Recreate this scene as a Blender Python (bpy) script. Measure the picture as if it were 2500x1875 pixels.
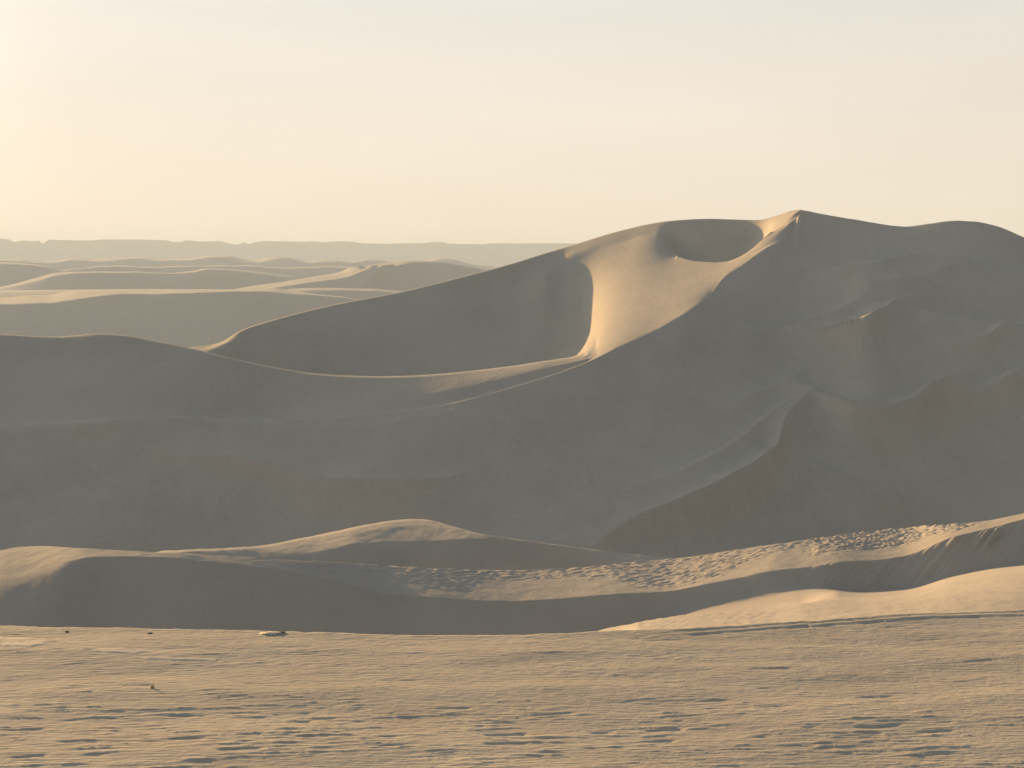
import bpy, math, random
import numpy as np
from mathutils import Vector

# ------------------------------------------------------------------ clear
for o in list(bpy.data.objects):
    bpy.data.objects.remove(o, do_unlink=True)
sc = bpy.context.scene
COL = sc.collection

# ------------------------------------------------------------------ camera
F, CX, VH, ZC = 3630.0, 1250.0, 650.0, 8.0      # focal length, centre and horizon in photo pixels; eye height in metres
cam = bpy.data.cameras.new('camera')
cam.sensor_width = 36.0
cam.lens = 36.0 * F / 2500.0
cam.shift_y = -(937.5 - VH) / 2500.0
cam.clip_start = 0.5
cam.clip_end = 30000.0
cam_o = bpy.data.objects.new('camera', cam)
cam_o.location = (0, 0, ZC)
cam_o.rotation_euler = (math.radians(90), 0, 0)
COL.objects.link(cam_o)
sc.camera = cam_o

# ------------------------------------------------------------------ sky, sun, exposure
SUN_EL, SUN_AZ = math.radians(9.5), math.radians(-41.0)     # azimuth from the view axis, negative to the left
world = bpy.data.worlds.new('World')
sc.world = world
world.use_nodes = True
wn, wl = world.node_tree.nodes, world.node_tree.links
wn.clear()
sky = wn.new('ShaderNodeTexSky')
sky.sky_type = 'NISHITA'
sky.sun_disc = False
sky.sun_elevation = SUN_EL
sky.sun_rotation = SUN_AZ
sky.altitude = 0
sky.air_density = 1.0
sky.dust_density = 1.2
sky.ozone_density = 1.0
# dust in the low sky: a pale veil, the same all round, that thins with height
geo_w = wn.new('ShaderNodeTexCoord')
sep_w = wn.new('ShaderNodeSeparateXYZ'); wl.new(geo_w.outputs['Generated'], sep_w.inputs[0])
veil = wn.new('ShaderNodeMapRange'); veil.interpolation_type = 'SMOOTHSTEP'
veil.inputs['From Min'].default_value = 0.10; veil.inputs['From Max'].default_value = 0.65
veil.inputs['To Min'].default_value = 0.93; veil.inputs['To Max'].default_value = 0.20
wl.new(sep_w.outputs['Z'], veil.inputs['Value'])
low = wn.new('ShaderNodeMapRange'); low.interpolation_type = 'SMOOTHSTEP'
low.inputs['From Min'].default_value = 0.0; low.inputs['From Max'].default_value = 0.45
wl.new(sep_w.outputs['Z'], low.inputs['Value'])
vcol = wn.new('ShaderNodeMix'); vcol.data_type = 'RGBA'
vcol.inputs['A'].default_value = (5.8, 5.02, 4.2, 1); vcol.inputs['B'].default_value = (4.2, 4.85, 5.15, 1)
wl.new(low.outputs[0], vcol.inputs['Factor'])
# faint streaks of high cloud in the veil
cmap = wn.new('ShaderNodeMapping'); cmap.inputs['Scale'].default_value = (2.2, 2.2, 9.0)
wl.new(geo_w.outputs['Generated'], cmap.inputs['Vector'])
cn = wn.new('ShaderNodeTexNoise'); cn.inputs['Scale'].default_value = 1.6; cn.inputs['Detail'].default_value = 5; cn.inputs['Distortion'].default_value = 0.6
wl.new(cmap.outputs[0], cn.inputs['Vector'])
cr = wn.new('ShaderNodeMapRange'); cr.inputs['From Min'].default_value = 0.3; cr.inputs['From Max'].default_value = 0.7
cr.inputs['To Min'].default_value = 0.965; cr.inputs['To Max'].default_value = 1.035
wl.new(cn.outputs['Fac'], cr.inputs['Value'])
vmul = wn.new('ShaderNodeVectorMath'); vmul.operation = 'SCALE'
# dust scatters forwards: the veil brightens towards the sun and dims away from it
dt = wn.new('ShaderNodeVectorMath'); dt.operation = 'DOT_PRODUCT'
dt.inputs[1].default_value = (math.sin(SUN_AZ) * math.cos(SUN_EL), math.cos(SUN_AZ) * math.cos(SUN_EL), math.sin(SUN_EL))
wl.new(geo_w.outputs['Generated'], dt.inputs[0])
hg = wn.new('ShaderNodeMapRange'); hg.interpolation_type = 'SMOOTHSTEP'
hg.inputs['From Min'].default_value = -0.9; hg.inputs['From Max'].default_value = 0.75
hg.inputs['To Min'].default_value = 0.27; hg.inputs['To Max'].default_value = 1.04
wl.new(dt.outputs['Value'], hg.inputs['Value'])
# the sun's aureole in the dust, about 10 degrees wide
au1 = wn.new('ShaderNodeMath'); au1.operation = 'MULTIPLY_ADD'; au1.inputs[1].default_value = 72.0; au1.inputs[2].default_value = -72.0
wl.new(dt.outputs['Value'], au1.inputs[0])
au2 = wn.new('ShaderNodeMath'); au2.operation = 'EXPONENT'; wl.new(au1.outputs[0], au2.inputs[0])
au3 = wn.new('ShaderNodeMath'); au3.operation = 'MULTIPLY_ADD'; au3.inputs[1].default_value = 12.0
wl.new(au2.outputs[0], au3.inputs[0]); wl.new(hg.outputs[0], au3.inputs[2])
hs = wn.new('ShaderNodeMath'); hs.operation = 'MULTIPLY'
wl.new(au3.outputs[0], hs.inputs[0]); wl.new(cr.outputs[0], hs.inputs[1])
wl.new(vcol.outputs['Result'], vmul.inputs[0]); wl.new(hs.outputs[0], vmul.inputs['Scale'])
mixw = wn.new('ShaderNodeMix'); mixw.data_type = 'RGBA'
wl.new(vmul.outputs[0], mixw.inputs['B'])
wl.new(veil.outputs[0], mixw.inputs['Factor']); wl.new(sky.outputs[0], mixw.inputs['A'])
bg = wn.new('ShaderNodeBackground')
bg.inputs['Strength'].default_value = 0.076
wo = wn.new('ShaderNodeOutputWorld')
wl.new(mixw.outputs['Result'], bg.inputs[0])
wl.new(bg.outputs[0], wo.inputs[0])

S = Vector((math.sin(SUN_AZ) * math.cos(SUN_EL), math.cos(SUN_AZ) * math.cos(SUN_EL), math.sin(SUN_EL)))
sun = bpy.data.lights.new('sun', 'SUN')
sun.energy = 5.0
sun.angle = math.radians(0.6)
sun.color = (1.0, 0.64, 0.27)
sun_o = bpy.data.objects.new('sun', sun)
sun_o.rotation_euler = S.to_track_quat('Z', 'Y').to_euler()
sun_o.location = S * 400
COL.objects.link(sun_o)

sc.view_settings.view_transform = 'Standard'
sc.view_settings.look = 'None'
sc.view_settings.exposure = 1.05
sc.view_settings.gamma = 1.0
sc.view_settings.use_curve_mapping = False
sc.render.engine = 'CYCLES'
sc.cycles.use_denoising = True
sc.cycles.max_bounces = 5
sc.cycles.diffuse_bounces = 3
sc.cycles.volume_bounces = 1

# ------------------------------------------------------------------ numeric helpers
def pchip(xk, yk, x):
    """monotone cubic through the knots; constant beyond them"""
    xk = np.asarray(xk, float); yk = np.asarray(yk, float); x = np.asarray(x, float)
    if len(xk) == 1:
        return np.full_like(x, yk[0])
    h = np.diff(xk); dl = np.diff(yk) / h
    m = np.zeros_like(yk)
    if len(xk) > 2:
        a, b = dl[:-1], dl[1:]
        w1, w2 = 2 * h[1:] + h[:-1], h[1:] + 2 * h[:-1]
        ok = a * b > 0
        den = np.where(ok, w1 / np.where(ok, a, 1) + w2 / np.where(ok, b, 1), 1)
        m[1:-1] = np.where(ok, (w1 + w2) / den, 0)
    m[0], m[-1] = dl[0], dl[-1]
    xc = np.clip(x, xk[0], xk[-1])
    i = np.clip(np.searchsorted(xk, xc, side='right') - 1, 0, len(xk) - 2)
    t = (xc - xk[i]) / h[i]
    return ((2*t**3 - 3*t**2 + 1) * yk[i] + (t**3 - 2*t**2 + t) * h[i] * m[i]
            + (-2*t**3 + 3*t**2) * yk[i+1] + (t**3 - t**2) * h[i] * m[i+1])

_rng = np.random.RandomState(7)
_perm = _rng.permutation(4096)
_grad = _rng.uniform(0, 2 * np.pi, 4096)
def perlin(x, y, seed=0):
    x = np.asarray(x, float); y = np.asarray(y, float)
    xi, yi = np.floor(x).astype(int), np.floor(y).astype(int)
    fx, fy = x - xi, y - yi
    def g(ix, iy, dx, dy):
        k = _perm[(ix + _perm[(iy + seed * 131) & 4095]) & 4095]
        a = _grad[k]
        return np.cos(a) * dx + np.sin(a) * dy
    sx, sy = fx**3 * (fx * (6*fx - 15) + 10), fy**3 * (fy * (6*fy - 15) + 10)
    n0 = g(xi, yi, fx, fy) * (1 - sx) + g(xi + 1, yi, fx - 1, fy) * sx
    n1 = g(xi, yi + 1, fx, fy - 1) * (1 - sx) + g(xi + 1, yi + 1, fx - 1, fy - 1) * sx
    return (n0 * (1 - sy) + n1 * sy) * 1.41
def fbm(x, y, seed=0, octs=4, gain=0.5):
    v, a, s = 0, 1.0, 1.0
    for k in range(octs):
        v = v + a * perlin(x * s + 17.3 * k, y * s - 9.1 * k, seed + k)
        a *= gain; s *= 2.03
    return v
def smooth(a, b, x):
    t = np.clip((np.asarray(x, float) - a) / (b - a), 0, 1)
    return t * t * (3 - 2 * t)
def columns(lo, hi, step, fine_lo=-60, fine_hi=2560, coarse=14):
    """photo columns: fine inside the view, coarser beyond it"""
    parts = []
    if lo < fine_lo: parts.append(np.arange(lo, min(fine_lo, hi), coarse))
    parts.append(np.arange(max(lo, fine_lo), min(hi, fine_hi) + 1e-6, step))
    if hi > fine_hi: parts.append(np.arange(max(fine_hi, lo) + coarse, hi + coarse, coarse))
    return np.concatenate(parts)
def zat(v, d): return ZC - (v - VH) / F * d       # height of what is seen at row v and distance d
def vat(z, d): return VH + (ZC - z) * F / d
def soft(xk, yk, us, sigma):
    """curve through the knots, smoothed along the columns"""
    if sigma <= 0: return pchip(xk, yk, us)
    ug = np.arange(us[0] - 6 * sigma, us[-1] + 6 * sigma, 2.0)
    y = pchip(xk, yk, ug)
    r = int(3 * sigma / 2.0) + 1
    w = np.exp(-0.5 * (np.arange(-r, r + 1) * 2.0 / sigma) ** 2); w /= w.sum()
    y = np.convolve(np.pad(y, r, mode='edge'), w, mode='valid')
    return np.interp(us, ug, y)
def curve(knots, us, sv=7, sd=30):
    """knots (column, row, distance) -> distance and height along the columns"""
    k = np.array(knots, float)
    v, d = soft(k[:, 0], k[:, 1], us, sv), soft(k[:, 0], k[:, 2], us, sd)
    return d, zat(v, d)
def tab(knots, us, s=0):
    k = np.array(knots, float)
    return soft(k[:, 0], k[:, 1], us, s)
def zcurve(knots, us, s=25):
    """knots (column, height, distance)"""
    k = np.array(knots, float)
    return soft(k[:, 0], k[:, 2], us, s), soft(k[:, 0], k[:, 1], us, s)

def loft(us, nodes, segs, sharp):
    """profile through the nodes of each column, going away from the eye. sharp[k]: 0 rounded .. 1 a sharp brink"""
    D = np.array([n[0] for n in nodes]); Z = np.array([n[1] for n in nodes])
    for k in range(1, len(D)):
        D[k] = np.maximum(D[k], D[k-1] + 0.05)
    h = np.diff(D, axis=0); dl = np.diff(Z, axis=0) / h
    n = len(D)
    m = np.zeros_like(Z)
    a, b = dl[:-1], dl[1:]
    w1, w2 = 2 * h[1:] + h[:-1], h[1:] + 2 * h[:-1]
    ok = a * b > 0
    den = np.where(ok, w1 / np.where(ok, a, 1) + w2 / np.where(ok, b, 1), 1)
    m[1:-1] = np.where(ok, (w1 + w2) / den, 0)
    m[0], m[-1] = dl[0], dl[-1]
    rd, rz, rk = [], [], []
    for k in range(n - 1):
        s0 = np.asarray(sharp.get(k, 0.0)) ; s1 = np.asarray(sharp.get(k + 1, 0.0))
        m0 = m[k] * (1 - s0) + dl[k] * s0
        m1 = m[k+1] * (1 - s1) + dl[k] * s1
        last = k == n - 2
        for j in range(segs[k] + (1 if last else 0)):
            t = j / segs[k]
            rd.append(D[k] + h[k] * t)
            rz.append((2*t**3 - 3*t**2 + 1) * Z[k] + (t**3 - 2*t**2 + t) * h[k] * m0
                      + (-2*t**3 + 3*t**2) * Z[k+1] + (t**3 - t**2) * h[k] * m1)
            rk.append(k + t)
    Y = np.array(rd); Zz = np.array(rz)
    X = (us[None, :] - CX) / F * Y
    return X, Y, Zz, np.array(rk)

def grid_object(name, X, Y, Z, mat, smooth_shade=True, flip=False):
    nr, nc = X.shape
    co = np.stack([X, Y, Z], -1).reshape(-1, 3)
    org = np.array([co[:, 0].mean(), co[:, 1].mean(), co[:, 2].min()])
    co = co - org
    i = np.arange(nr - 1)[:, None] * nc + np.arange(nc - 1)[None, :]
    q = np.stack([i, i + 1, i + nc + 1, i + nc], -1).reshape(-1, 4)
    if flip: q = q[:, ::-1]
    me = bpy.data.meshes.new(name)
    me.vertices.add(len(co)); me.vertices.foreach_set('co', co.astype(np.float32).ravel())
    me.loops.add(q.size); me.loops.foreach_set('vertex_index', q.astype(np.int32).ravel())
    me.polygons.add(len(q))
    me.polygons.foreach_set('loop_start', np.arange(0, q.size, 4, dtype=np.int32))
    me.polygons.foreach_set('loop_total', np.full(len(q), 4, dtype=np.int32))
    me.polygons.foreach_set('use_smooth', np.ones(len(q), dtype=bool) if smooth_shade else np.zeros(len(q), dtype=bool))
    me.update(calc_edges=True)
    me.materials.append(mat)
    o = bpy.data.objects.new(name, me)
    o.location = org
    COL.objects.link(o)
    return o
def tag(o, label=None, category=None, kind=None, group=None):
    if label: o['label'] = label
    if category: o['category'] = category
    if kind: o['kind'] = kind
    if group: o['group'] = group
    return o
def tent(u, v, knots, wup, wdn, dist0=212.0):
    """crest along a line of (column, row, height), its knots from left to right: long side above it, short side below"""
    k = np.array(knots, float)
    k[:, 1] += k[:, 2] * F / dist0          # the crest is raised into its row
    k = np.stack([pchip(np.arange(len(k)), k[:, j], np.linspace(0, len(k) - 1, 6 * len(k))) for j in range(3)], -1)
    best = np.full(u.shape, 1e9); amp = np.zeros(u.shape); side = np.ones(u.shape)
    reach = 4 * max(wup, wdn)
    sel = (u > k[:, 0].min() - reach) & (u < k[:, 0].max() + reach) & (v > k[:, 1].min() - reach) & (v < k[:, 1].max() + reach)
    uu, vv = u[sel], v[sel]
    bs, am, sd = best[sel], amp[sel], side[sel]
    for (u0, v0, a0), (u1, v1, a1) in zip(k[:-1], k[1:]):
        du, dv = u1 - u0, v1 - v0; L2 = du * du + dv * dv + 1e-9
        t = np.clip(((uu - u0) * du + (vv - v0) * dv) / L2, 0, 1)
        ex, ey = uu - (u0 + t * du), vv - (v0 + t * dv)
        dist = np.hypot(ex, ey)
        c = dist < bs
        bs = np.where(c, dist, bs); am = np.where(c, a0 + (a1 - a0) * t, am)
        sd = np.where(c, np.sign(dv * ex - du * ey + 1e-9), sd)
    out = np.zeros(u.shape)
    out[sel] = am * np.where(sd > 0, np.exp(-bs / wup), np.exp(-bs / wdn))
    return out

def brow(u, v, knots, wup, wdn, dist0=212.0):
    """the same for a line that runs mostly level"""
    k = np.array(knots, float)
    cu = np.arange(k[0, 0], k[-1, 0] + 1, 4.0)
    line = soft(k[:, 0], k[:, 1] + 1.3 * k[:, 2] * F / dist0, cu, 9); amp = soft(k[:, 0], k[:, 2], cu, 12)
    l_, a_ = np.interp(u, cu, line), np.interp(u, cu, amp, left=0, right=0)
    q = l_ - v
    return a_ * np.where(q > 0, np.exp(-q / wup), np.exp(q / wdn))

# ------------------------------------------------------------------ materials
def sand(name, col, col2, grain=30.0, patch=0.05, bump=0.15, bump_dist=0.02, streak=None, sk=0.4):
    m = bpy.data.materials.new(name); m.use_nodes = True
    n, l = m.node_tree.nodes, m.node_tree.links
    b = n['Principled BSDF']
    b.inputs['Roughness'].default_value = 0.95
    b.inputs['Specular IOR Level'].default_value = 0.12
    geo = n.new('ShaderNodeNewGeometry')
    p = n.new('ShaderNodeTexNoise'); p.inputs['Scale'].default_value = patch; p.inputs['Detail'].default_value = 6
    g = n.new('ShaderNodeTexNoise'); g.inputs['Scale'].default_value = grain; g.inputs['Detail'].default_value = 4
    l.new(geo.outputs['Position'], p.inputs['Vector']); l.new(geo.outputs['Position'], g.inputs['Vector'])
    mix = n.new('ShaderNodeMix'); mix.data_type = 'RGBA'
    mix.inputs['A'].default_value = (*col, 1); mix.inputs['B'].default_value = (*col2, 1)
    add = n.new('ShaderNodeMath'); add.operation = 'MULTIPLY_ADD'
    l.new(g.outputs['Fac'], add.inputs[0]); add.inputs[1].default_value = 0.5; l.new(p.outputs['Fac'], add.inputs[2])
    rmp = n.new('ShaderNodeMapRange'); rmp.inputs['From Min'].default_value = 0.5; rmp.inputs['From Max'].default_value = 1.0
    l.new(add.outputs[0], rmp.inputs['Value'])
    l.new(rmp.outputs[0], mix.inputs['Factor'])
    l.new(mix.outputs['Result'], b.inputs['Base Color'])
    hgt = g.outputs['Fac']
    if streak:
        mp = n.new('ShaderNodeMapping'); mp.inputs['Scale'].default_value = streak
        l.new(geo.outputs['Position'], mp.inputs['Vector'])
        q = n.new('ShaderNodeTexNoise'); q.inputs['Scale'].default_value = 1.0; q.inputs['Detail'].default_value = 5; q.inputs['Distortion'].default_value = 0.5
        l.new(mp.outputs[0], q.inputs['Vector'])
        a2 = n.new('ShaderNodeMath'); a2.operation = 'MULTIPLY_ADD'; a2.inputs[1].default_value = sk; a2.inputs[2].default_value = -0.5 * sk
        l.new(q.outputs['Fac'], a2.inputs[0])
        a3 = n.new('ShaderNodeMath'); a3.operation = 'ADD'
        l.new(a2.outputs[0], a3.inputs[0]); l.new(add.outputs[0], a3.inputs[1])
        l.new(a3.outputs[0], rmp.inputs['Value'])
        a4 = n.new('ShaderNodeMath'); a4.operation = 'MULTIPLY_ADD'; a4.inputs[1].default_value = 2.5 * sk
        l.new(q.outputs['Fac'], a4.inputs[0]); l.new(g.outputs['Fac'], a4.inputs[2]); hgt = a4.outputs[0]
    bp = n.new('ShaderNodeBump'); bp.inputs['Strength'].default_value = bump; bp.inputs['Distance'].default_value = bump_dist
    l.new(hgt, bp.inputs['Height']); l.new(bp.outputs[0], b.inputs['Normal'])
    return m
SAND = (0.455, 0.395, 0.325); SAND2 = (0.37, 0.322, 0.267)
M_flat = sand('coarse_sand', (0.50, 0.43, 0.335), (0.41, 0.345, 0.27), grain=16, patch=0.35, bump=0.35, bump_dist=0.03, streak=(2.2, 14.0, 1.0), sk=1.3)
M_near = sand('rippled_sand', SAND, SAND2, grain=9, patch=0.2, bump=0.3, bump_dist=0.03)
M_main = sand('dune_sand', SAND, SAND2, grain=1.6, patch=0.04, bump=0.4, bump_dist=0.14, streak=(0.40, 0.14, 0.18), sk=0.42)
M_far = sand('far_sand', SAND, SAND2, grain=0.25, patch=0.01, bump=0.2, bump_dist=0.5)
M_rock = sand('plateau_rock', (0.36, 0.29, 0.22), (0.30, 0.24, 0.185), grain=0.05, patch=0.004, bump=0.4, bump_dist=4.0)
M_stone = sand('dark_stone', (0.10, 0.085, 0.07), (0.16, 0.13, 0.10), grain=20, patch=4, bump=0.4, bump_dist=0.02)

# ------------------------------------------------------------------ ground sheet (valley floor to the horizon)
gx = np.concatenate([np.linspace(-6000, -900, 28), np.linspace(-880, 880, 60), np.linspace(900, 6000, 28)])
gy = np.concatenate([np.linspace(-1500, 900, 25), np.linspace(930, 1500, 40), np.linspace(1530, 4300, 60), np.linspace(4400, 6000, 6)])
GX, GY = np.meshgrid(gx, gy)
GZ = -54 + 40 * smooth(950, 1300, GY) + 2.5 * fbm(GX / 260, GY / 420, 3, 4) * smooth(1000, 1400, GY)
tag(grid_object('ground', GX, GY, GZ, M_far), kind='structure')

# ------------------------------------------------------------------ far plateau
us = columns(-1500, 4000, 2.0, coarse=6)
top = [(-1500, 590), (-900, 583), (-500, 589), (-200, 584), (0, 583), (20, 584), (35, 591), (57, 587), (85, 589), (93, 587), (104, 594), (120, 585), (222, 587), (253, 585),
       (332, 585), (408, 587), (424, 591), (440, 591), (456, 587), (491, 590), (535, 588), (551, 592), (579, 597), (595, 592), (608, 596), (627, 591), (663, 589),
       (736, 590), (765, 589), (790, 591), (831, 589), (872, 592), (882, 594), (948, 595), (977, 594), (1043, 593), (1049, 591), (1081, 591), (1094, 595),
       (1186, 596), (1198, 594), (1300, 594), (1500, 596), (1900, 600), (2600, 598), (4000, 606)]
DP = 4200.0
tv = tab(top, us)
gul = 45 * fbm(us / 130.0, us * 0 + 3.3, 11, 2, 0.4)
d_top = DP + gul
zt = zat(tv, DP)
nodes = [(d_top - 330 + 0.5 * gul, zt * 0 - 14), (d_top - 130, zt * 0.30), (d_top - 26, zt * 0.62), (d_top, zt), (d_top + 60, zt + 0.5), (d_top + 900, zt + 2)]
X, Y, Z, K = loft(us, nodes, [8, 8, 6, 2, 2], {1: 0.2, 2: 0.8, 3: 1, 4: 0.5})
Z += np.where(K[:, None] < 2.9, 3.0 * fbm(us[None, :] / 40.0 + 0 * Y, Y / 90.0, 5, 3), 0)
tag(grid_object('plateau_hills', X, Y, Z, M_rock), kind='structure')

# ------------------------------------------------------------------ far dunes
def far_dune(lo, hi, step, base, brink, sky_line, back, label, seed, wob=1.0, sharp=0.9, mat=None, seg=(30, 8, 10), crests=(), jag=1.2):
    us = columns(lo, hi, step)
    b, br, sk = curve(base, us), curve(brink, us), curve(sky_line, us)
    jg = 0.5 * jag * fbm(us / 55.0, us * 0 + seed, seed, 2)
    br = (br[0], br[1] + jg * br[0] / F)
    sk = (sk[0], sk[1] + jg * sk[0] / F)
    bk = (sk[0] + back[0], sk[1] * 0 + back[1])
    X, Y, Z, K = loft(us, [b, br, sk, bk], list(seg), {1: sharp})
    d0 = br[0].mean()
    Z += wob * fbm(X / (0.05 * d0), Y / (0.03 * d0), seed, 4) * np.minimum(1, K)[:, None] * np.where(K[:, None] > 2, np.maximum(0, 1 - (K[:, None] - 2)), 1)
    if crests:
        U = np.broadcast_to(us[None, :], Y.shape); V = vat(Z, Y)
        Z = Z + sum(tent(U, V, c, wu, wd, d0) for c, wu, wd in crests) * (K[:, None] < 2.2)
    o = grid_object('sand_dune', X, Y, Z, mat or M_far)
    return tag(o, label, 'dune', 'structure')

# distant ridge line under the plateau
far_dune(-500, 1420, 2.0,
         [(-500, 690, 2100), (1420, 690, 2100)],
         [(-500, 640, 2150), (0, 637, 2150), (120, 641, 2150), (174, 634, 2150), (231, 639, 2150), (342, 632, 2150), (373, 637, 2150), (459, 637, 2150), (506, 629, 2150), (557, 628, 2150), (589, 638, 2150), (627, 640, 2150),
          (685, 631, 2150), (752, 642, 2150), (815, 639, 2150), (859, 642, 2150), (891, 637, 2150), (954, 644, 2150), (1027, 643, 2150), (1075, 635, 2150), (1144, 648, 2150), (1211, 656, 2150), (1420, 664, 2150)],
         [(-500, 634, 2235), (0, 632, 2235), (63, 631, 2235), (136, 638, 2235), (174, 630, 2235), (231, 634, 2235), (285, 629, 2235), (342, 628, 2235), (373, 632, 2235), (459, 632, 2235), (506, 625, 2235), (557, 624, 2235),
          (589, 633, 2235), (627, 635, 2235), (652, 629, 2235), (685, 627, 2235), (711, 631, 2235), (752, 638, 2235), (777, 636, 2235), (815, 635, 2235), (859, 638, 2235), (891, 632, 2235), (923, 633, 2235),
          (954, 639, 2235), (1027, 638, 2235), (1075, 630, 2235), (1106, 633, 2235), (1144, 643, 2235), (1211, 652, 2235), (1420, 660, 2235)],
         (300, -20), 'hazy chain of low dunes below the flat plateau', 21, 1.2, 0.5, crests=[([(500, 652, 0), (520, 643, 3), (533, 636, 3), (540, 634, 0)], 4, 9), ([(530, 655, 0), (550, 646, 4), (572, 640, 4), (585, 641, 0)], 5, 9), ([(270, 650, 0), (285, 645, 2.5), (330, 640, 2.5), (345, 640, 0)], 4, 9), ([(1060, 644, 0), (1080, 640, 3), (1098, 637, 0)], 4, 9)])
far_dune(-500, 420, 2.0,
         [(-500, 705, 1575), (430, 705, 1575)],
         [(-500, 650, 1620), (0, 645, 1620), (63, 647, 1620), (111, 653, 1620), (160, 666, 1620), (250, 676, 1620), (330, 692, 1620), (420, 712, 1620)],
         [(-500, 644, 1665), (0, 640, 1665), (63, 643, 1665), (111, 649, 1665), (160, 662, 1665), (250, 673, 1665), (330, 690, 1665), (420, 711, 1665)],
         (200, -24), 'grey dune shoulder at the left edge behind the pale crest', 31, 0.8)
far_dune(-60, 900, 2.0,
         [(-60, 722, 1375), (900, 722, 1375)],
         [(-60, 712, 1420), (20, 700, 1420), (90, 684, 1420), (142, 672, 1420), (206, 667, 1420), (316, 667, 1420), (420, 670, 1420), (468, 666, 1420), (506, 658, 1420), (554, 659, 1420), (601, 664, 1420), (649, 671, 1420), (700, 677, 1420), (760, 690, 1420), (830, 702, 1420), (900, 716, 1420)],
         [(-60, 711, 1455), (20, 697, 1455), (90, 679, 1455), (142, 667, 1455), (206, 663, 1455), (316, 663, 1455), (420, 666, 1455), (468, 662, 1455), (506, 655, 1455), (554, 656, 1455), (601, 660, 1455), (649, 667, 1455), (700, 673, 1455), (760, 687, 1455), (830, 700, 1455), (900, 715, 1455)],
         (180, -24), 'broad grey dune behind the long pale crest', 41, 0.8, crests=[([(415, 682, 0), (430, 677, 1.6), (448, 671, 1.6), (470, 666, 0)], 4, 10)])
far_dune(60, 1150, 2.0,
         [(60, 700, 1695), (1150, 700, 1695)],
         [(60, 676, 1740), (200, 656, 1740), (280, 651, 1740), (360, 654, 1740), (480, 652, 1740), (600, 650, 1740), (700, 656, 1740), (820, 653, 1740), (950, 657, 1740), (1150, 672, 1740)],
         [(60, 674, 1775), (200, 654, 1775), (280, 648, 1775), (360, 651, 1775), (480, 649, 1775), (600, 647, 1775), (700, 653, 1775), (820, 650, 1775), (950, 655, 1775), (1150, 670, 1775)],
         (200, -24), 'low broken dune line between the hazy chain and the broad grey dune', 71, 0.8, 0.6, jag=2.2)
far_dune(520, 1350, 2.0,
         [(520, 745, 1050), (1350, 745, 1050)],
         [(520, 735, 1085), (680, 713, 1085), (780, 709, 1085), (900, 711, 1085), (1020, 719, 1085), (1350, 742, 1085)],
         [(520, 734, 1120), (680, 708, 1120), (780, 703, 1120), (900, 705, 1120), (1020, 715, 1120), (1350, 740, 1120)],
         (120, -24), 'thin streaky dune at the foot of the ragged crest', 81, 0.4, 0.6, jag=1.6)
# the dune with the ragged bright crest
far_dune(560, 1420, 1.5,
         [(560, 735, 1150), (860, 735, 1175), (1010, 735, 1205), (1420, 735, 1190)],
         [(560, 716, 1190), (700, 698, 1200), (780, 687, 1210), (860, 675, 1220), (905, 666, 1230), (940, 657, 1242), (975, 647, 1255), (1010, 641, 1265), (1060, 641, 1270), (1120, 650, 1265), (1190, 664, 1250), (1260, 682, 1250), (1420, 705, 1250)],
         [(560, 708, 1290), (700, 686, 1300), (780, 673, 1310), (840, 662, 1315), (880, 653, 1315), (925, 645, 1305), (965, 640, 1295), (1000, 636, 1290), (1060, 638, 1290), (1120, 647, 1290), (1190, 661, 1290), (1260, 680, 1290), (1420, 703, 1290)],
         (200, -24), 'far dune with a ragged sunlit crest above the long slope', 51, 0.6, seg=(70, 50, 10),
         crests=[([(850, 706, 0), (878, 697, 2.6), (900, 689, 3.6), (916, 682, 3.6), (932, 681, 0)], 6, 8), ([(870, 692, 0), (900, 682, 3.0), (918, 673, 4.2), (930, 669, 4.2), (946, 671, 0)], 6, 8),
                 ([(875, 679, 0), (905, 669, 3.0), (925, 661, 4.4), (945, 657, 4.2), (966, 657, 0)], 6, 8), ([(845, 670, 0), (885, 659, 3.0), (905, 651, 4.2), (918, 647, 3.6), (940, 648, 3.4), (962, 646, 0)], 5, 8),
                 ([(830, 659, 0), (858, 653, 2.5), (873, 649, 3.0), (888, 652, 0)], 5, 8)])
# the dune with the long pale crest
far_dune(-700, 1300, 2.0,
         [(-700, 885, 900), (0, 885, 900), (900, 885, 905), (1300, 885, 905)],
         [(-700, 752, 990), (0, 744, 975), (120, 741, 980), (200, 729, 985), (290, 719, 990), (373, 719, 990), (443, 717, 990), (560, 713, 990), (633, 712, 990), (695, 717, 990), (758, 721, 990), (850, 730, 990), (960, 752, 990), (1300, 830, 990)],
         [(-700, 740, 1120), (0, 727, 1130), (54, 722, 1130), (120, 720, 1130), (158, 713, 1130), (203, 708, 1100), (285, 709, 1090), (373, 712, 1090), (459, 706, 1090), (570, 706, 1080), (665, 705, 1080), (711, 710, 1080), (780, 718, 1050), (850, 727, 1030), (960, 750, 1020), (1300, 828, 1010)],
         (140, -30), 'hazy grey dune with a long pale sunlit crest', 61, 0.5)

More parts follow.
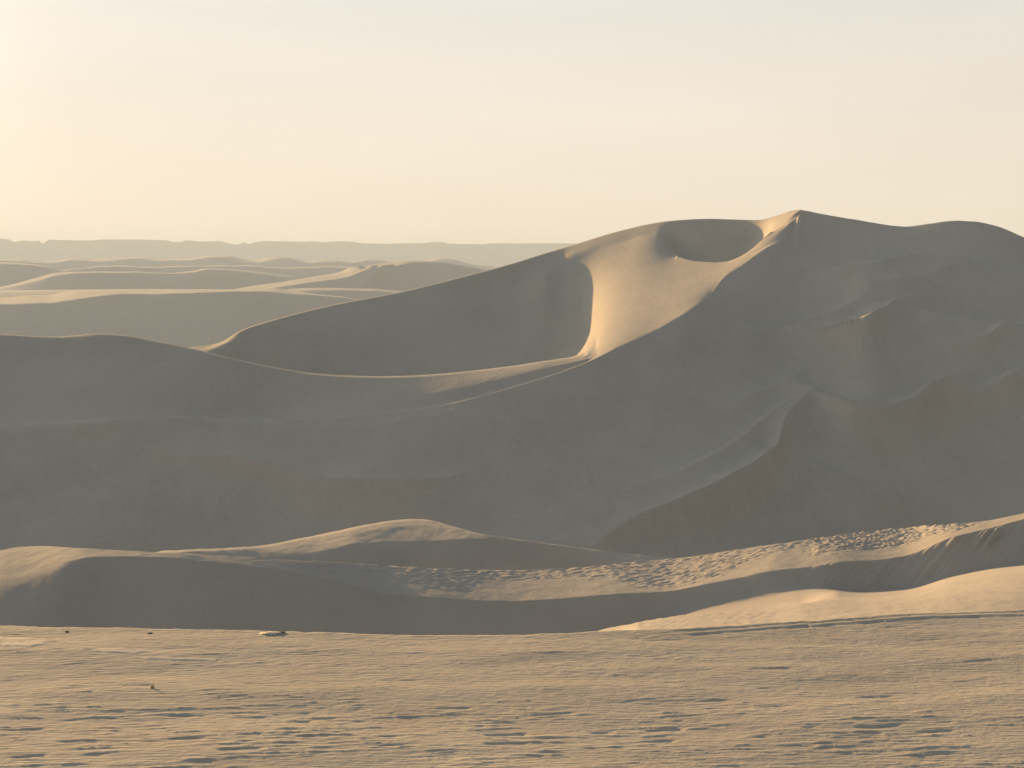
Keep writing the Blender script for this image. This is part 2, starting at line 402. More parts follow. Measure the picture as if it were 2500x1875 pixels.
# ------------------------------------------------------------------ the great dune
us = columns(-1000, 3500, 2.5)
C_k = [(-1000, 1060, 196), (-300, 1050, 192), (0, 1040, 190), (450, 1018, 192), (565, 1027, 191), (678, 1026, 190), (836, 1018, 190), (961, 1006, 191), (1062, 993, 192), (1250, 946, 196), (1363, 911, 200), (1448, 878, 204),
       (1504, 851, 208), (1589, 812, 215), (1679, 761, 222.5), (1730, 727, 231), (1747, 704, 237), (1764, 682, 242.5), (1815, 645, 249.5), (1872, 608, 257), (1922, 586, 264), (1937, 563, 270), (1951, 524, 279), (1960, 514, 282),
       (2000, 521, 281), (2098, 538, 279), (2211, 553, 277), (2267, 546, 277), (2335, 539, 277), (2380, 541, 276), (2437, 553, 275), (2500, 579, 273), (2700, 640, 265), (3500, 700, 250)]
C = curve(C_k, us, 2.5, 14)
Cs = curve(C_k, us, 110, 110); Ct_ = curve(C_k, us, 42, 42)
base = curve([(-1000, 1480, 150), (450, 1480, 150), (1250, 1425, 150), (1700, 1415, 152), (2000, 1400, 162), (2250, 1380, 172), (2500, 1350, 176), (3500, 1300, 176)], us, 60, 60)
def between(a, b, t, p=1.0):
    return (a[0] + (b[0] - a[0]) * t, a[1] + (b[1] - a[1]) * t ** p)
pw = tab([(-1000, 1.0), (450, 1.05), (1250, 1.15), (1800, 1.15), (2000, 1.35), (2200, 1.5), (3500, 1.5)], us, 60)
blg = smooth(1850, 2150, us)
pw = pw * (1 - blg) + 1.0 * blg
m1, m2, m3 = between(base, Cs, 0.34, pw), between(base, Cs, 0.68, pw), between(base, Ct_, 0.87, pw)
m1 = (m1[0], m1[1] + 4.6 * blg); m2 = (m2[0], m2[1] + 2.9 * blg); m3 = (m3[0], m3[1] + 0.5 * blg)
right = smooth(1956, 2010, us)
bowl = smooth(1424, 1500, us)
def zk(*rows):                       # (column, height, distance) -> (column, row, distance)
    return [(u, vat(z, d), d) for u, z, d in rows]
def behind(c, dd, dz):
    return (c[0] * (1 - right) + (C[0] + dd) * right, c[1] * (1 - right) + (C[1] + dz) * right)
def blend(a, b, w):
    return (a[0] * (1 - w) + b[0] * w, a[1] * (1 - w) + b[1] * w)
# floor of the hollow; from column 1640 on its brink in front of the shaded pocket
n4 = zcurve([(-1000, -14, 262), (0, -12, 245), (300, -11, 236), (463, -10, 226), (700, -12, 224), (1000, -12, 230), (1250, -9.5, 234), (1330, -9.0, 236), (1370, -7.6, 237), (1400, -6.4, 238), (1425, -5.0, 240), (1448, -2.0, 245.5), (1475, 1.2, 252), (1504, 4.0, 257), (1570, 7.2, 266),
            (1606, 9.4, 277), (1634, 10.4, 281), (1668, 9.45, 272), (1702, 8.85, 265.5), (1759, 8.7, 260), (1804, 9.4, 260), (1843, 11.5, 264), (1872, 13.6, 269), (1900, 15.2, 273), (1937, 16.8, 277.5), (1956, 18.3, 284.5), (2000, 18, 289)], us, 9)
mid = zcurve([(1400, -5.2, 236), (1448, -3.0, 240), (1475, -0.2, 245), (1504, 2.2, 249), (1606, 5.0, 250), (1668, 6.2, 250.5), (1759, 7.9, 252), (1804, 8.95, 254.5), (1843, 10.9, 258.5), (1872, 12.9, 263.5), (1900, 14.6, 268.5), (1937, 16.2, 274.5), (1956, 18.25, 283.5), (2000, 18, 288)], us, 12)
left_n1 = curve([(-1000, 960, 207), (0, 930, 206), (450, 935, 203), (700, 978, 199), (1000, 966, 197), (1130, 944, 198), (1250, 917, 200.6), (1363, 892, 203.4), (1448, 874, 205.3), (1600, 860, 210)], us, 20, 30)
left_n2 = curve([(-1000, 830, 232), (-300, 815, 228), (0, 818, 222.5), (68, 822, 222.3), (136, 824.5, 222), (181, 821.5, 221.6), (237, 817, 221), (294, 820, 220), (367, 833, 218), (452, 850, 215), (554, 874, 211), (622, 890, 209), (678, 901, 207.5),
             (763, 915, 205.5), (848, 921, 204.5), (932, 923, 204), (1045, 919, 204), (1130, 912, 204.3), (1250, 898, 205), (1335, 885, 205.7), (1442, 872, 206.5), (1600, 850, 212)], us, 8, 40)
left_n3 = (left_n2[0] + 1.2, left_n2[1] + 0.10)
n1 = behind(blend(left_n1, between(C, mid, 0.33, 1.0), bowl), 2, -0.1)
n2 = behind(blend(left_n2, between(C, mid, 0.66, 1.0), bowl), 4, -0.3)
n3 = behind(blend(left_n3, mid, bowl), 6.5, -0.6)
n4 = behind(n4, 9, -1.0)
lip = (C[0] + 0.9, C[1] + (n1[1] - C[1]) * bowl * 0.9 / np.maximum(n1[0] - C[0], 1.0) + 0.03)
foot = behind(curve(zk((-1000, -14, 270), (0, -12, 252), (300, -10, 243)) + [(463, 868, 236), (600, 822, 243), (700, 800, 247), (1000, 760, 264), (1250, 710, 280), (1330, 668, 284.5), (1369, 640, 292), (1400, 620, 295.5), (1476, 600, 298), (1533, 586, 299), (1578, 571, 300), (1606, 568, 299)]
              + zk((1634, 12.6, 294), (1668, 8.6, 286), (1759, 8.0, 281), (1804, 8, 281), (1843, 9.5, 281), (1862, 12, 281)) + [(1884, 556, 281), (1903, 541, 282), (1937, 523, 281), (1956, 513, 284), (2000, 520, 292)], us, 7, 14), 13, -2)
rim_k = zk((-1000, -12, 280), (0, -10, 258), (300, -8, 248)) + [(420, 862, 242), (463, 852, 240), (531, 841, 242), (593, 807, 245), (661, 785, 249), (735, 765, 255), (814, 746, 262), (961, 718, 272), (1130, 677, 283), (1250, 645, 290), (1323, 622, 297),
         (1403, 598, 304.5), (1504, 567, 307), (1600, 545, 305.5), (1646, 539, 303.5), (1730, 535, 302), (1849, 538, 297), (1900, 526, 291), (1934, 515, 287), (1956, 512.5, 286.5), (2000, 519, 300)]
rim = behind(curve(rim_k, us, 5, 25), 19, -3.5)
rimtop = (rim[0] + 1.6, rim[1] + 0.12 * (1 - right) - 0.3 * right)
back1 = (rim[0] + 14, rim[1] - 3.5)
back2 = (rim[0] + 60, rim[1] * 0 - 45)
sh = {4: tab([(300, 0), (560, 0.5), (800, 1), (3500, 1)], us), 7: tab([(-300, 0.6), (0, 1), (400, 1), (1250, 0.8), (1440, 0.4), (1470, 0), (3500, 0)], us),
      9: tab([(1580, 0), (1640, 0.6), (1680, 1), (1850, 1), (1885, 0)], us), 10: tab([(1330, 0), (1400, 0.7), (1600, 0.9), (1640, 0)], us), 11: tab([(300, 0.5), (500, 1), (1900, 1), (2000, 0)], us)}
X, Y, Z, K = loft(us, [base, m1, m2, m3, C, lip, n1, n2, n3, n4, foot, rim, rimtop, back1, back2], [44, 40, 26, 20, 3, 12, 14, 8, 20, 22, 14, 3, 8, 12], sh)
# the wind-smoothed floor of the hollow: a taut surface between its edges
ck = lambda k: int(np.argmin(np.abs(K - k)))
r0, r1 = ck(5.0), ck(10.0)
c0, c1 = int(np.searchsorted(us, 1310)), int(np.searchsorted(us, 1925))
Ys, Zs = Y[r0:r1 + 1, c0:c1 + 1].copy(), Z[r0:r1 + 1, c0:c1 + 1].copy()
free = np.zeros(Ys.shape, bool); free[1:-1, 1:-1] = True
free[ck(9.0) - r0, (us[c0:c1 + 1] > 1652) & (us[c0:c1 + 1] < 1885)] = False
su = np.interp(vat(Zs, Ys), [600, 620, 645, 676, 704, 733, 758, 789, 823, 865], [1410, 1390, 1352, 1335, 1332, 1346, 1386, 1430, 1456, 1458])
free &= us[None, c0:c1 + 1] > su
fm = free[1:-1, 1:-1]
for _ in range(1500):
    for A in (Ys, Zs):
        m_ = 0.25 * (A[:-2, 1:-1] + A[2:, 1:-1] + A[1:-1, :-2] + A[1:-1, 2:])
        A[1:-1, 1:-1] = np.where(fm, m_, A[1:-1, 1:-1])
Y[r0:r1 + 1, c0:c1 + 1] = Ys; Z[r0:r1 + 1, c0:c1 + 1] = Zs
X = (us[None, :] - CX) / F * Y
# relief on the shaded front: aretes, brows and hollows
U = np.broadcast_to(us[None, :], Y.shape); V = vat(Z, Y)
front = np.clip(K[:, None] / 0.45, 0, 1) * np.clip((4 - K[:, None]) / 0.7, 0, 1)
R = 0
R = R + 1.3 * brow(U, V, [(1860, 662, 0), (2006, 653, .9), (2085, 643, 1.2), (2148, 633, 1.4), (2205, 621, 1.5), (2249, 618, 1.5), (2306, 624, 1.5), (2401, 645, 1.5), (2500, 671, 1.5), (2700, 720, .6)], 16, 30)
R = R + tent(U, V, [(1780, 828, 0), (1879, 800, 1.1), (1936, 785, 1.8), (2003, 766, 2.1), (2047, 751, 1.9), (2095, 728, 1.0), (2140, 705, 0)], 20, 24)
R = R + tent(U, V, [(1880, 838, 0), (1952, 818, 0.9), (1996, 808, 1.6), (2069, 789, 2.6), (2120, 771, 3.0), (2150, 760, 2.2), (2200, 742, 1.0), (2270, 722, 0)], 24, 26)
R = R + 1.3 * brow(U, V, [(2060, 742, 0), (2200, 748, 1.0), (2275, 762, 1.4), (2370, 780, 1.4), (2500, 808, 1.4), (2650, 840, 0)], 24, 34)
R = R + tent(U, V, [(2200, 862, 0), (2330, 846, 1.3), (2401, 831, 2.0), (2450, 812, 1.6), (2560, 780, 0)], 20, 26)
R = R + 1.3 * brow(U, V, [(1880, 940, 0), (1968, 962, 1.0), (2022, 972, 1.6), (2085, 983, 2.0), (2180, 985, 2.0), (2237, 980, 2.0), (2275, 957, 2.0), (2332, 937, 2.0), (2401, 945, 2.0), (2449, 936, 1.9), (2500, 920, 1.8), (2700, 900, 0.7)], 36, 44)
R = R + tent(U, V, [(2170, 1005, 0), (2237, 981, 1.4), (2275, 957, 2.0), (2332, 935, 1.6), (2390, 915, 0)], 26, 24)
R = R + tent(U, V, [(2380, 965, 0), (2449, 938, 1.4), (2500, 918, 1.6), (2580, 890, 0)], 24, 24)
R = R + 1.3 * brow(U, V, [(1880, 1110, 0), (1956, 1131, 0.6), (2069, 1165, 1.0), (2154, 1199, 1.2), (2239, 1227, 1.2), (2340, 1270, 0.7), (2460, 1310, 0)], 22, 34)
R = R + tent(U, V, [(2060, 715, 0), (2150, 695, 0.9), (2230, 680, 1.3), (2300, 668, 1.0), (2380, 655, 0)], 22, 26)
R = R + tent(U, V, [(1200, 1450, 0), (1330, 1385, 0.4), (1442, 1337, 1.2), (1504, 1300, 2.0), (1561, 1272, 2.7), (1646, 1238, 3.3), (1742, 1199, 3.8), (1815, 1159, 4.0), (1872, 1120, 4.0), (1902, 1090, 3.8), (1918, 1040, 3.3), (1951, 1003, 2.4), (1985, 970, 1.2), (2010, 955, 0)], 80, 30)
R = R + tent(U, V, [(1330, 1250, 0), (1500, 1212, 0.3), (1646, 1178, 0.8), (1759, 1116, 1.3), (1872, 1052, 1.5), (1928, 1018, 1.1), (1970, 985, 0)], 34, 45)
R = R + tent(U, V, [(1640, 1060, 0), (1740, 1025, 0.35), (1800, 999, 0.9), (1863, 967, 1.3), (1920, 939, 1.3), (1965, 907, 0.8), (1990, 880, 0)], 34, 45)
# broad undulation of the left and middle front
R = R + tent(U, V, [(250, 1085, 0), (450, 1110, 0.9), (600, 1130, 1.6), (850, 1180, 2.4), (1000, 1185, 2.0), (1200, 1150, 0)], 90, 60)
R = R + 1.2 * brow(U, V, [(-100, 960, 0), (150, 980, 0.8), (420, 1012, 1.2), (600, 1028, 1.0), (760, 1024, 0)], 60, 50)
R = R + 0.5 * fbm(X / 22.0, Y / 16.0, 71, 3) * (1 - 0.6 * smooth(720, 600, V)) + smooth(1700, 2100, U) * 0.30 * smooth(600, 700, V) * fbm(X / 9.0, Y / 7.0, 75, 4)
Z = Z + R * front
Z += 0.05 * fbm(X / 3.0, Y / 2.2, 81, 3) * np.clip(K[:, None], 0, 1) * np.where(K[:, None] > 4, 0.25, 1)
o = grid_object('sand_dune', X, Y, Z, M_main)
tag(o, 'great dune with a sunlit hollow and a long curving knife edge crest', 'dune', 'structure')

# ------------------------------------------------------------------ foreground flat and near ridge
us = columns(-1300, 3900, 2.0, coarse=10)
vE = tab([(-1300, 1505), (0, 1527), (300, 1533), (600, 1541), (900, 1549), (1250, 1552), (1400, 1549), (1450, 1545), (1612, 1540), (1758, 1532), (1928, 1521), (2098, 1510), (2267, 1499), (2437, 1490), (2700, 1478), (3900, 1520)], us)
vE = vE + 1.2 * fbm(us / 45.0, us * 0 + 1.7, 91, 4)
dE = ZC / ((vE - VH) / F); zE = 0 * dE
# near dune: apron, slip face, crest and back
dQ = tab([(-1300, 56), (0, 58), (848, 61), (1250, 61), (1900, 61), (2210, 61.5), (2500, 62), (3900, 64)], us, 60)
vQ = tab([(-1300, 1470), (-300, 1520), (0, 1420), (60, 1405), (113, 1388), (160, 1372), (215, 1361), (311, 1358), (424, 1361), (509, 1371), (622, 1382), (735, 1399), (848, 1427), (961, 1451), (1074, 1459), (1187, 1466), (1250, 1467), (1363, 1462), (1504, 1450),
          (1617, 1445), (1730, 1425), (1815, 1408), (1900, 1391), (1960, 1386), (2041, 1373), (2154, 1366), (2210, 1357), (2324, 1312), (2437, 1284), (2500, 1267), (2700, 1215), (3900, 1100)], us, 7)
zQ = zat(vQ, dQ)
vP = tab([(-1300, 1650), (1300, 1650), (1448, 1600), (1560, 1570), (1612, 1530), (1660, 1498), (1730, 1484), (1872, 1458), (1985, 1434), (2098, 1446), (2210, 1439), (2324, 1408), (2437, 1386), (2500, 1379), (2700, 1345), (3900, 1250)], us, 10)
sP = tab([(-1300, 0.34), (0, 0.34), (200, 0.45), (424, 0.55), (1600, 0.55), (1720, 0.42), (1872, 0.38), (1960, 0.42), (2098, 0.68), (3900, 0.68)], us, 25)
dP = (ZC - zQ + sP * dQ) / (sP + (vP - VH) / F); zP = zat(vP, dP)
vA = tab([(-1300, 1780), (1300, 1780), (1400, 1600), (1448, 1546), (1504, 1531), (1612, 1511), (1680, 1502), (1730, 1499), (1872, 1490), (1985, 1477), (2098, 1476), (2210, 1468), (2324, 1450), (2437, 1437), (2500, 1432), (3900, 1380)], us, 10)
dA = tab([(-1300, 44), (1448, 43), (1612, 42.5), (1730, 42.5), (1985, 42), (2210, 41), (2500, 40), (3900, 37.5)], us, 30)
dA = np.minimum(dA, 0.5 * (dE + dP)); zA = zat(vA, dA)
vN = tab([(-1300, 1400), (-300, 1372), (0, 1344), (45, 1335), (113, 1333), (170, 1337), (271, 1342), (396, 1349), (500, 1353), (678, 1365), (848, 1374), (1074, 1388), (1250, 1392), (1420, 1385), (1555, 1371), (1646, 1364), (1815, 1340), (1956, 1320), (2098, 1300), (2239, 1286), (2380, 1275), (2500, 1253), (2700, 1200), (3900, 1085)], us, 7)
gN = tab([(-1300, 0.14), (0, 0.11), (113, 0.08), (300, 0.03), (848, 0.10), (1250, 0.08), (1700, 0.06), (2100, 0.08), (3900, 0.05)], us, 40)
dN = (ZC - zQ + gN * dQ) / ((vN - VH) / F + gN); dN = np.maximum(dN, dQ + 0.3); zN = zat(vN, dN)
a0 = (dE - 0.3, zE - np.where(us < 1480, 0.9, 0.06 + 0.84 * smooth(1560, 1480, us)))
drop = tab([(-1300, 0.55), (3900, 0.55)], us)
X, Y, Z, K = loft(us, [a0, (dA, zA), (dP, zP), (dQ, zQ), (dN, zN), (dN + 5, zN - 1.8), (dN + 28, zN * 0 - 27)], [34, 34, 40, 84, 6, 10],
                  {3: tab([(-300, 0), (120, 0), (260, 1), (800, 1), (860, 0.5), (960, 0.8), (1900, 1), (1985, 0.5), (2100, 1), (3900, 1)], us), 2: tab([(1300, 0.5), (1600, 0.2), (1950, 0.1), (2050, 1), (3900, 1)], us), 4: 0.6})
U = np.broadcast_to(us[None, :], Y.shape); KK = np.broadcast_to(K[:, None], Y.shape); V = vat(Z, Y)
# wind ripples on the crest band
band = smooth(3.02, 3.12, KK) * (1 - smooth(4.0, 4.4, KK))
t = KK - 3
wob = 0.14 * perlin(X / 1.5, Y / 1.5, 5) + 0.08 * perlin(X / 0.6, Y / 0.6, 6)
lo = tab([(600, 0.55), (1000, 0.35), (1110, 0.30), (1180, 0.60), (1400, 0.62), (1500, 0.42), (1590, 0.10), (1700, 0.10), (1800, 0.30), (1900, 0.62), (2000, 0.75)], U)
z1 = smooth(640, 860, U) * (1 - smooth(1960, 2080, U)) * smooth(lo - 0.12, lo + 0.12, t + wob)
warp = 0.30 * fbm(X / 1.6, Y / 1.6, 13, 3)
ang = 0.30
xr, yr = X * math.cos(ang) + Y * math.sin(ang), -X * math.sin(ang) + Y * math.cos(ang)
ph = yr / 0.27 + 0.8 * perlin(xr / 0.9, yr / 0.6, 17) + 0.35 * perlin(xr / 0.4, yr / 0.25, 18)
brk = smooth(-0.35, 0.25, perlin(xr / 0.50, yr / 0.22, 19))
rip = (np.abs(((ph % 1.0) + 1.0) % 1.0 - 0.6) / 0.6) * brk + 0.25 * perlin(xr / 0.25, yr / 0.13, 20)
Z = Z + 0.038 * band * z1 * rip
# churned hummocks farther along the crest
z2 = smooth(1940, 2010, U) * (1 - smooth(2330, 2420, U)) * smooth(0.28, 0.55, t + wob)
Z = Z + 0.055 * band * z2 * (perlin(X / 0.46, Y / 0.26, 23) + 0.6 * perlin(X / 0.17, Y / 0.16, 24))
# flow marks down the slip face
slip = smooth(2.04, 2.2, KK) * (1 - smooth(2.9, 3.0, KK))
q = U + (V - 1400) * 0.85
fl = np.abs(perlin(q / 34.0, V / 230.0, 29)) + 0.5 * perlin(q / 12.0, V / 90.0, 30) + 0.35 * perlin(q / 70.0, V / 300.0, 31)
Z = Z + slip * smooth(1950, 2040, U) * (0.10 + 0.08 * smooth(2150, 2350, U)) * fl * (0.3 + 0.8 * smooth(-0.2, 0.4, perlin(U / 120.0, V / 90.0, 32)))
fl2 = perlin((U + (V - 1480) * 0.5) / 30.0, V / 120.0, 33)
Z = Z + slip * 0.03 * fl2 * smooth(820, 900, U) * (1 - smooth(1150, 1250, U))
# fine ripples on the apron
ap = smooth(0.08, 0.3, KK) * (1 - smooth(1.6, 1.95, KK)) * smooth(1460, 1560, U)
Z = Z + ap * (0.012 * np.sin((X * 0.8 + Y * 0.5 + 0.25 * perlin(X, Y, 41)) * 2 * math.pi / 0.34) * (1 - smooth(1850, 1980, U)) + 0.02 * fbm(X / 0.9, Y / 0.9, 43, 4))
Z = Z + 0.012 * fbm(X / 0.8, Y / 0.8, 45, 3) * smooth(1.9, 2.1, KK)
o = grid_object('sand_dune', X, Y, Z, M_near)
tag(o, 'low rippled ridge between the sand flat and the great dune', 'dune', 'structure')

# small mound behind the ridge
us2 = columns(200, 1800, 2.0)
vT = tab([(200, 1400), (330, 1372), (400, 1354), (500, 1357), (622, 1361), (700, 1356), (777, 1346), (834, 1335), (872, 1327), (932, 1323), (1043, 1321), (1132, 1316), (1170, 1314), (1250, 1318), (1327, 1327), (1390, 1336), (1469, 1352), (1551, 1372), (1650, 1400), (1800, 1520)], us2, 9)
vM = tab([(200, 1398), (330, 1368), (400, 1350), (500, 1346), (622, 1339), (678, 1330), (791, 1307), (904, 1283), (961, 1274), (1011, 1271), (1051, 1274), (1102, 1286), (1170, 1303), (1250, 1315), (1327, 1325), (1421, 1338), (1485, 1346), (1564, 1355), (1637, 1363), (1720, 1385), (1800, 1420)], us2, 9)
dT = tab([(200, 82), (400, 84), (700, 90), (1000, 93), (1300, 93), (1800, 88)], us2, 40); zT = zat(vT, dT)
gM = tab([(200, 0.05), (700, 0.05), (1000, 0.12), (1200, 0.12), (1800, 0.10)], us2, 40)
dM = np.maximum((ZC - zT + gM * dT) / ((vM - VH) / F + gM), dT + 0.25); zM = zat(vM, dM)
dB = (ZC - zT + 0.5 * dT) / (0.5 + (1520 - VH) / F); zB = zat(1520, dB)
X, Y, Z, K = loft(us2, [(dB - 5, zB - 1.5), (dB, zB), (dT, zT), (dM, zM), (dM + 6, zM - 1.6), (dM + 26, zM * 0 - 24)], [4, 30, 26, 6, 8],
                  {2: tab([(200, 0), (760, 0.1), (880, 0.8), (1100, 1), (1800, 1)], us2), 3: tab([(200, 0), (1050, 0), (1200, 0.6), (1800, 0.8)], us2)})
Z = Z + 0.03 * fbm(X / 1.6, Y / 1.6, 51, 4)
o = grid_object('sand_dune', X, Y, Z, M_near)
tag(o, 'small round topped mound rising just behind the rippled ridge', 'dune', 'structure')

# sand flat under the eye
dd = np.concatenate([np.linspace(-60, 18, 20), np.linspace(18.4, 22, 10)])
tt = np.linspace(0, 1, 330)[1:]
rows = [np.full_like(us, q) for q in dd] + [22 + (dE - 22) * q for q in tt] + [dE + 0.12, dE + 0.5, dE + 3.5]
zr = [0 * us] * (len(dd) + len(tt)) + [0 * us - 0.02, 0 * us - 0.2, 0 * us - 5.0]
Y = np.array(rows); Z = np.array(zr, float)
X = (us[None, :] - CX) / F * np.maximum(Y, 20)
V = vat(0, np.maximum(Y, 1.0)); U = np.broadcast_to(us[None, :], Y.shape)
seen = smooth(19, 22, Y) * (Z > -0.1)
w = 0.25 * fbm(X / 2.5, Y / 2.5, 61, 3)
yr = Y - 0.10 * X
near = smooth(1640, 1790, V)
cover = smooth(-0.15, 0.45, perlin(X / 2.4, yr / 0.45, 63) + 0.6 * perlin(X / 0.9, yr / 0.22, 64) + 0.35 * near - 0.12)
ph = yr / 0.25 + 0.9 * perlin(X / 2.6, yr / 0.5, 65) + 0.25 * perlin(X / 0.8, yr / 0.25, 66)
ph2 = yr / 0.16 + 1.0 * perlin(X / 1.8, yr / 0.4, 58) + 0.3 * perlin(X / 0.6, yr / 0.2, 59)
tri = lambda p: np.abs(((p % 1.0) + 1.0) % 1.0 - 0.62) / 0.62
H = cover * (0.004 + 0.011 * near) * tri(ph) * smooth(-0.25, 0.3, perlin(X / 1.7, yr / 0.16, 57))
H += cover * (0.011 + 0.004 * near) * tri(ph2) * smooth(-0.2, 0.3, perlin(X / 0.45, yr / 0.12, 56))
H += 0.004 * fbm(X / 0.22, Y / 0.12, 67, 2)
H += 0.05 * fbm(X / 7.0, Y / 2.5, 69, 3)
# old wheel grooves running across the flat
for v0, sl, dep, s_ in ((1572, -0.016, 0.012, 1), (1650, -0.03, 0.016, 2), (1722, -0.028, 0.02, 3), (1745, -0.03, 0.02, 4), (1790, -0.02, 0.03, 5), (1815, -0.03, 0.03, 6)):
    line = v0 + sl * (U - 1250) + 7 * perlin(U / 260.0, U * 0 + s_ * 3.7, 70 + s_)
    H -= dep * np.exp(-((V - line) / 2.4) ** 2) * smooth(0.0, 0.35, perlin(U / 130.0, U * 0 + s_, 80 + s_))
# the fresher track along the far edge
e = (V - vE[None, :])
tr = smooth(1540, 1760, U)
H += tr * (0.020 * np.exp(-((e - 3) / 2.5) ** 2) + 0.016 * np.exp(-((e - 10) / 2.5) ** 2) - 0.016 * np.exp(-((e - 14) / 2.0) ** 2) * (0.4 + smooth(-0.1, 0.3, perlin(U / 60.0, U * 0, 90))))
Z = Z + H * seen
o = grid_object('sand_flat', X, Y, Z, M_flat)
tag(o, kind='structure')

# ------------------------------------------------------------------ small things on the flat
flat_o = o
FX, FY, FZ = X, Y, Z
def flat_height(x, y):
    """height of the flat at a spot"""
    r = int(np.argmin(np.abs(FY[:, FY.shape[1] // 2] - y)))
    best = None
    for rr in range(max(0, r - 12), min(FY.shape[0], r + 13)):
        c = int(np.argmin(np.abs(FX[rr] - x)))
        q = (FX[rr, c] - x) ** 2 + (FY[rr, c] - y) ** 2
        if best is None or q < best[0]: best = (q, FZ[rr, c])
    return best[1]
def spot(u, v):
    d = ZC / ((v - VH) / F)
    x = (u - CX) / F * d
    return x, d, flat_height(x, d)
def lump(name, size, seed, mat, rough=0.22, sub=2):
    import bmesh
    bm = bmesh.new(); bmesh.ops.create_icosphere(bm, subdivisions=sub, radius=1.0)
    rs = np.random.RandomState(seed); off = rs.uniform(0, 50, 3)
    for v in bm.verts:
        p = v.co
        k = 1 + rough * float(perlin(p.x * 1.3 + off[0] + p.z, p.y * 1.3 + off[1], seed)) + 0.5 * rough * float(perlin(p.x * 3 + off[2], p.z * 3 + p.y, seed + 1))
        v.co = Vector((p.x * size[0] * k, p.y * size[1] * k, p.z * size[2] * k))
    me = bpy.data.meshes.new(name); bm.to_mesh(me); bm.free()
    me.materials.append(mat)
    ob = bpy.data.objects.new(name, me); COL.objects.link(ob)
    return ob
for u, v, size, seed, label in (
        (163, 1541, (0.05, 0.04, 0.018), 3, 'small dark stone near the left end of the sand flat edge'),
        (366, 1546, (0.07, 0.05, 0.016), 4, 'flat dark stone lying between the lone tuft and the flat edge'),
        (690, 1546, (0.07, 0.06, 0.025), 5, 'dark stone beside the pale sand mound on the edge')):
    x, y, z = spot(u, v)
    st = lump('stone', size, seed, M_stone)
    st.location = (x, y, z + size[2] * 0.35)
    st.rotation_euler = (0, 0, seed * 1.1)
    tag(st, label, 'stone', group='stones on the sand flat')
M_pale = sand('pale_sand', (0.58, 0.50, 0.40), (0.50, 0.43, 0.34), grain=14, patch=0.6, bump=0.2, bump_dist=0.01)
x, y, z = spot(664, 1549)
mo = lump('sand_mound', (0.20, 0.14, 0.03), 8, M_pale, 0.7, 3); mo.location = (x, y, z + 0.005)
for p in mo.data.polygons: p.use_smooth = True
tag(mo, 'little pale heap of sand beside a dark stone on the edge', 'sand heap')
# thin drifts of paler sand lying on the flat
for u, v, hu, hv, hgt, seed, label in (
        (30, 1572, 150, 17, 0.035, 1, 'palest drift of blown sand at the left border of the flat'),
        (295, 1593, 120, 8, 0.022, 2, 'long thin pale sand drift behind the lone tuft'),
        (440, 1610, 95, 5, 0.016, 3, 'faint narrow pale drift trailing off to the middle of the flat')):
    d = ZC / ((v - VH) / F); x0 = (u - CX) / F * d
    rx, ry = hu / F * d, hv / F * d * d / ZC
    gu, gv = np.meshgrid(np.linspace(-1, 1, 60), np.linspace(-1, 1, 24))
    XX, YY = x0 + gu * rx - gv * 0.15 * rx, d + gv * ry
    edge = np.clip(1 - (gu ** 2 + gv ** 2) ** 0.5 + 0.35 * fbm(XX / 0.5, YY / 0.5, 40 + seed, 3), 0, 1)
    ZZ = np.vectorize(flat_height)(XX, YY) * 0.75 - 0.012 + hgt * smooth(0, 0.5, edge) + 0.012 * (edge > 0)
    ZZ = np.where(edge <= 0, ZZ - 0.03, ZZ)
    dr = grid_object('sand_drift', XX, YY, ZZ, M_pale)
    tag(dr, label, 'sand drift', group='pale sand drifts')
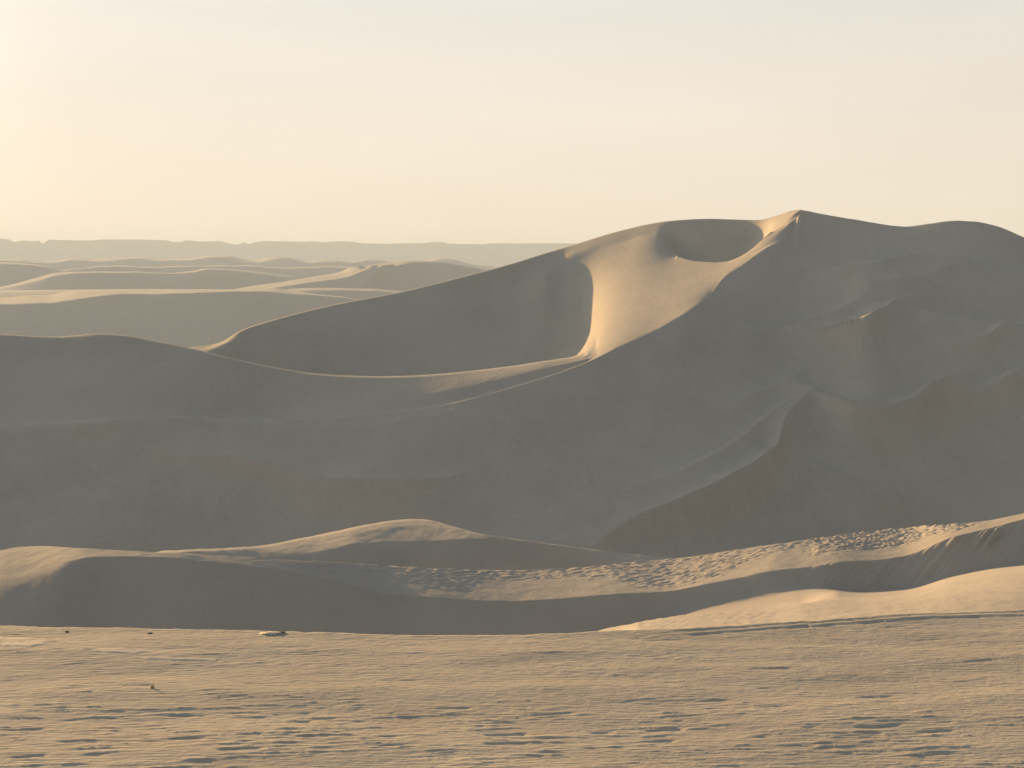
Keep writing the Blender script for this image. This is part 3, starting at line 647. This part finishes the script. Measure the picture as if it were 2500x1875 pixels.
# a dry tuft
x, y, z = spot(372, 1682)
rs = random.Random(5); vs, fs = [], []
for k in range(26):
    a = rs.uniform(0, 6.28); ln = rs.uniform(0.05, 0.10); lean = rs.uniform(0.15, 0.75)
    bx_, by_ = 0.02 * math.cos(a), 0.02 * math.sin(a)
    tx, ty, tz = bx_ + ln * lean * math.cos(a), by_ + ln * lean * math.sin(a), ln * math.sqrt(1 - lean * lean)
    wx, wy = -0.004 * math.sin(a), 0.004 * math.cos(a)
    n0 = len(vs)
    vs += [(bx_ - wx, by_ - wy, -0.01), (bx_ + wx, by_ + wy, -0.01), (0.5 * (bx_ + tx) + 0.7 * wx, 0.5 * (by_ + ty) + 0.7 * wy, 0.62 * tz), (0.5 * (bx_ + tx) - 0.7 * wx, 0.5 * (by_ + ty) - 0.7 * wy, 0.62 * tz), (tx, ty, tz), (bx_, by_, 0.004)]
    fs += [(n0, n0 + 1, n0 + 2, n0 + 3), (n0 + 3, n0 + 2, n0 + 4), (n0 + 1, n0 + 5, n0 + 2), (n0 + 5, n0, n0 + 3), (n0 + 5, n0 + 3, n0 + 2)]
me = bpy.data.meshes.new('dry_tuft'); me.from_pydata(vs, [], fs); me.update()
me.materials.append(sand('dry_stem', (0.16, 0.10, 0.06), (0.24, 0.16, 0.09), grain=40, patch=9))
tu = bpy.data.objects.new('dry_tuft', me); tu.location = (x, y, z); COL.objects.link(tu)
tag(tu, 'tiny dry brown tuft standing alone on the sand flat', 'plant')

# ------------------------------------------------------------------ haze
def box_object(name, lo, hi):
    v = [(x, y, z) for x in (lo[0], hi[0]) for y in (lo[1], hi[1]) for z in (lo[2], hi[2])]
    f = [(0, 1, 3, 2), (4, 6, 7, 5), (0, 4, 5, 1), (2, 3, 7, 6), (0, 2, 6, 4), (1, 5, 7, 3)]
    me = bpy.data.meshes.new(name); me.from_pydata(v, [], f); me.update()
    o = bpy.data.objects.new(name, me); COL.objects.link(o)
    return o
hz = box_object('haze', (-6100, -1600, -60), (6100, 6100, 92))
m = bpy.data.materials.new('haze'); m.use_nodes = True
n, l = m.node_tree.nodes, m.node_tree.links
n.clear()
out = n.new('ShaderNodeOutputMaterial')
pv = n.new('ShaderNodeVolumePrincipled')
pv.inputs['Color'].default_value = (0.72, 0.85, 1.0, 1)
pv.inputs['Density'].default_value = 2.9e-4
pv.inputs['Anisotropy'].default_value = 0.0
l.new(pv.outputs[0], out.inputs['Volume'])
hz.data.materials.append(m)
hz['kind'] = 'stuff'
